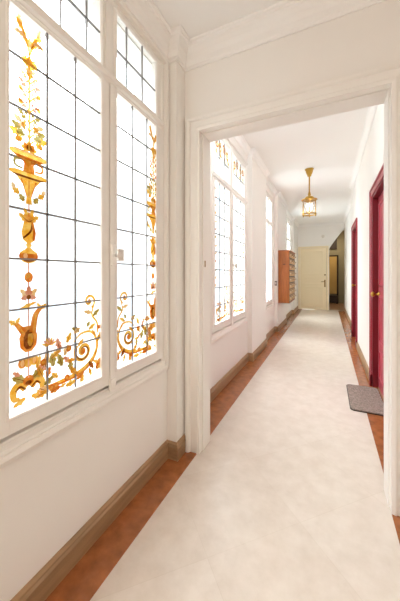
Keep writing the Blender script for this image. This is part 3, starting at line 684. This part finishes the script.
# ------------------------------------------------------------------ pendant lantern
LX, LY = -0.285, 4.95
L = empty('pendant_lantern', (LX, LY, CZC), 'brass pendant lantern with round glass hanging from the corridor ceiling', 'lamp')
MB().lathe([(0, 0), (0.070, 0), (0.072, -0.014), (0.058, -0.026), (0.056, -0.05), (0.044, -0.085), (0.034, -0.10), (0.032, -0.122), (0.014, -0.13), (0, -0.13)], (LX, LY, CZC)).build('ceiling_rose', M['brass'], L, root=L)
CZL = CZC + 0.04
MB().lathe([(0.012, -0.16), (0.012, -0.43), (0.019, -0.435), (0.019, -0.447), (0.012, -0.45), (0.012, -0.49)], (LX, LY, CZL), 12).build('rod', M['brass'], L, root=L)
MB().lathe([(0.008, -0.445), (0.022, -0.455), (0.026, -0.475), (0.018, -0.49), (0.03, -0.50), (0.06, -0.51), (0.075, -0.53), (0.078, -0.55), (0.10, -0.552), (0.128, -0.556), (0.130, -0.566), (0.11, -0.572), (0.105, -0.566), (0.07, -0.556), (0.03, -0.53), (0.008, -0.50)], (LX, LY, CZL), 28).build('cap', M['brass'], L, root=L)
MB().lathe([(0.104, -0.568), (0.104, -0.80)], (LX, LY, CZL), 32).build('glass_cylinder', M['clear'], L, root=L)
MB().lathe([(0.100, -0.795), (0.114, -0.795), (0.118, -0.805), (0.110, -0.815), (0.098, -0.812), (0.100, -0.795)], (LX, LY, CZL), 32).build('bottom_ring', M['brass'], L, root=L)
for k in range(6):
    a = math.pi / 6 + k * math.pi / 3
    px, py = LX + 0.112 * math.cos(a), LY + 0.112 * math.sin(a)
    MB().lathe([(0, -0.56), (0.005, -0.56), (0.005, -0.805), (0.011, -0.812), (0.008, -0.83), (0, -0.836)], (px, py, CZL), 8).build('post', M['brass'], L, root=L)
cl = MB()
cl.lathe([(0.006, -0.55), (0.006, -0.76), (0.016, -0.765), (0.010, -0.785), (0, -0.79)], (LX, LY, CZL), 12)
for k in range(3):
    a = 0.5 + k * 2 * math.pi / 3
    ex, ey = LX + 0.045 * math.cos(a), LY + 0.045 * math.sin(a)
    cl.tube([(LX, LY, CZL - 0.765), (LX + 0.028 * math.cos(a), LY + 0.028 * math.sin(a), CZL - 0.775), (ex, ey, CZL - 0.755)], 0.004, 6)
    cl.lathe([(0, -0.755), (0.016, -0.752), (0.014, -0.746), (0, -0.746)], (ex, ey, CZL), 12)
cl.build('candle_cluster', M['brass'], L, root=L)
for k in range(3):
    a = 0.5 + k * 2 * math.pi / 3
    ex, ey = LX + 0.045 * math.cos(a), LY + 0.045 * math.sin(a)
    ca = MB().lathe([(0, -0.745), (0.010, -0.745), (0.010, -0.685), (0, -0.685)], (ex, ey, CZL), 12).build('candle', M['candle'], L, root=L)
    MB().lathe([(0.006, -0.685), (0.014, -0.668), (0.016, -0.65), (0.010, -0.63), (0.003, -0.615), (0, -0.612)], (ex, ey, CZL), 12).build('bulb', M['bulb'], ca, root=L)
pl = bpy.data.lights.new('lantern_glow', 'POINT'); pl.energy = 4; pl.color = (1.0, 0.94, 0.86); pl.shadow_soft_size = 0.02
po = bpy.data.objects.new('lantern_glow', pl); COL.objects.link(po); po.location = (LX, LY, CZC - 0.65)

# ------------------------------------------------------------------ mailbox cabinet
BX0, BX1, BY0, BY1, BZ0, BZ1 = LP, -0.745, 6.12, 7.16, 0.64, 1.74
B = empty('mailbox_cabinet', (LP, (BY0 + BY1) / 2, BZ0), 'orange-brown wooden mailbox cabinet hung on the left wall pier', 'mailbox')
MB().box(BX0, BX1 - 0.012, BY0, BY1, BZ0, BZ1).build('body', M['wood'], B, bevel=0.004, root=B)
MB().box(BX0, BX1 + 0.012, BY0 - 0.012, BY1 + 0.012, BZ1, BZ1 + 0.025).build('top_moulding', M['wood'], B, bevel=0.006, root=B)
MB().box(BX0, BX1 + 0.004, BY0 - 0.006, BY1 + 0.006, BZ0 - 0.02, BZ0).build('bottom_moulding', M['wood'], B, bevel=0.005, root=B)
MB().box(BX0 + 0.10, BX0 + 0.155, BY0 - 0.004, BY0, 1.455, 1.47).build('side_slot', M['darkwood'], B, root=B)
MB().box(BX1 - 0.012, BX1 - 0.006, BY0 + 0.004, BY1 - 0.004, BZ0 + 0.004, BZ1 - 0.004).build('front_frame', M['darkwood'], B, root=B)
NC, NR = 3, 8
cw, rh = (BY1 - BY0 - 0.02) / NC, (BZ1 - BZ0 - 0.02) / NR
xf = BX1 - 0.012
d0 = MB().box(xf, xf + 0.016, BY0 + 0.01 + 0.012, BY0 + 0.01 + cw - 0.012, BZ0 + 0.01 + 0.013, BZ0 + 0.01 + rh - 0.013).build('mailbox_door', M['woodlight'], B, bevel=0.003, root=B)
yc, zc = BY0 + 0.01 + cw / 2, BZ0 + 0.01 + rh / 2
kids = [MB().box(xf + 0.016, xf + 0.019, yc - 0.08, yc + 0.04, zc - 0.012, zc + 0.02).build('name_card', M['card'], d0, root=B),
        MB().lathe([(0, 0.0), (0.006, 0.0), (0.006, 0.010), (0.013, 0.016), (0.012, 0.026), (0, 0.03)], (xf + 0.016, yc + 0.10, zc), 12, 'X').build('knob', M['oldbrass'], d0, root=B),
        MB().box(xf + 0.0155, xf + 0.0175, yc - 0.12, yc + 0.12, zc + 0.026, zc + 0.044).build('letter_slot', M['darkwood'], d0, root=B)]
for i in range(NC):
    for j in range(NR):
        if i == j == 0: continue
        d = d0.copy(); COL.objects.link(d); d.parent = B; d.location = (0, i * cw, j * rh)
        for k in kids:
            q = k.copy(); COL.objects.link(q); q.parent = d

# ------------------------------------------------------------------ doormat
D = empty('doormat', (0.31, 3.17, 0.002), 'grey-brown fibre doormat in front of the near crimson door', 'doormat')
def rrect(x0, x1, y0, y1, r, n=6):
    pts = []
    for cx, cy, a0 in ((x1 - r, y1 - r, 0), (x0 + r, y1 - r, 90), (x0 + r, y0 + r, 180), (x1 - r, y0 + r, 270)):
        for k in range(n + 1):
            a = math.radians(a0 + 90 * k / n); pts.append((cx + r * math.cos(a), cy + r * math.sin(a)))
    return pts
MB().prism(rrect(0.185, 0.485, 2.85, 3.49, 0.04), 'Z', 0.002, 0.008).build('rubber_backing', M['matedge'], D, root=D)
MB().prism(rrect(0.190, 0.480, 2.855, 3.485, 0.037), 'Z', 0.008, 0.016).build('pile', M['mat'], D, root=D)

# ------------------------------------------------------------------ small fittings
sw = empty('light_switch', (-1.025, 6.05, 1.05), 'grey light switch on the pier side before the mailboxes', 'light switch')
MB().box(-1.045, -1.0, 6.042, 6.05, 1.0, 1.10).build('cover_plate', M['grey'], sw, bevel=0.002, root=sw)
MB().box(-1.034, -1.011, 6.036, 6.042, 1.025, 1.075).build('rocker', M['plastic'], sw, bevel=0.002, root=sw)
sd = empty('smoke_detector', (-0.155, EY, 2.56), 'small round white alarm sensor on the end wall over the yellow door', 'sensor')
MB().lathe([(0, 0), (0.055, 0), (0.055, -0.018), (0, -0.018)], (-0.155, EY, 2.56), 20, 'Y').build('base', M['plastic'], sd, root=sd)
MB().lathe([(0.045, -0.018), (0.043, -0.032), (0.02, -0.038), (0, -0.038)], (-0.155, EY, 2.56), 20, 'Y').build('dome', M['plastic'], sd, root=sd)
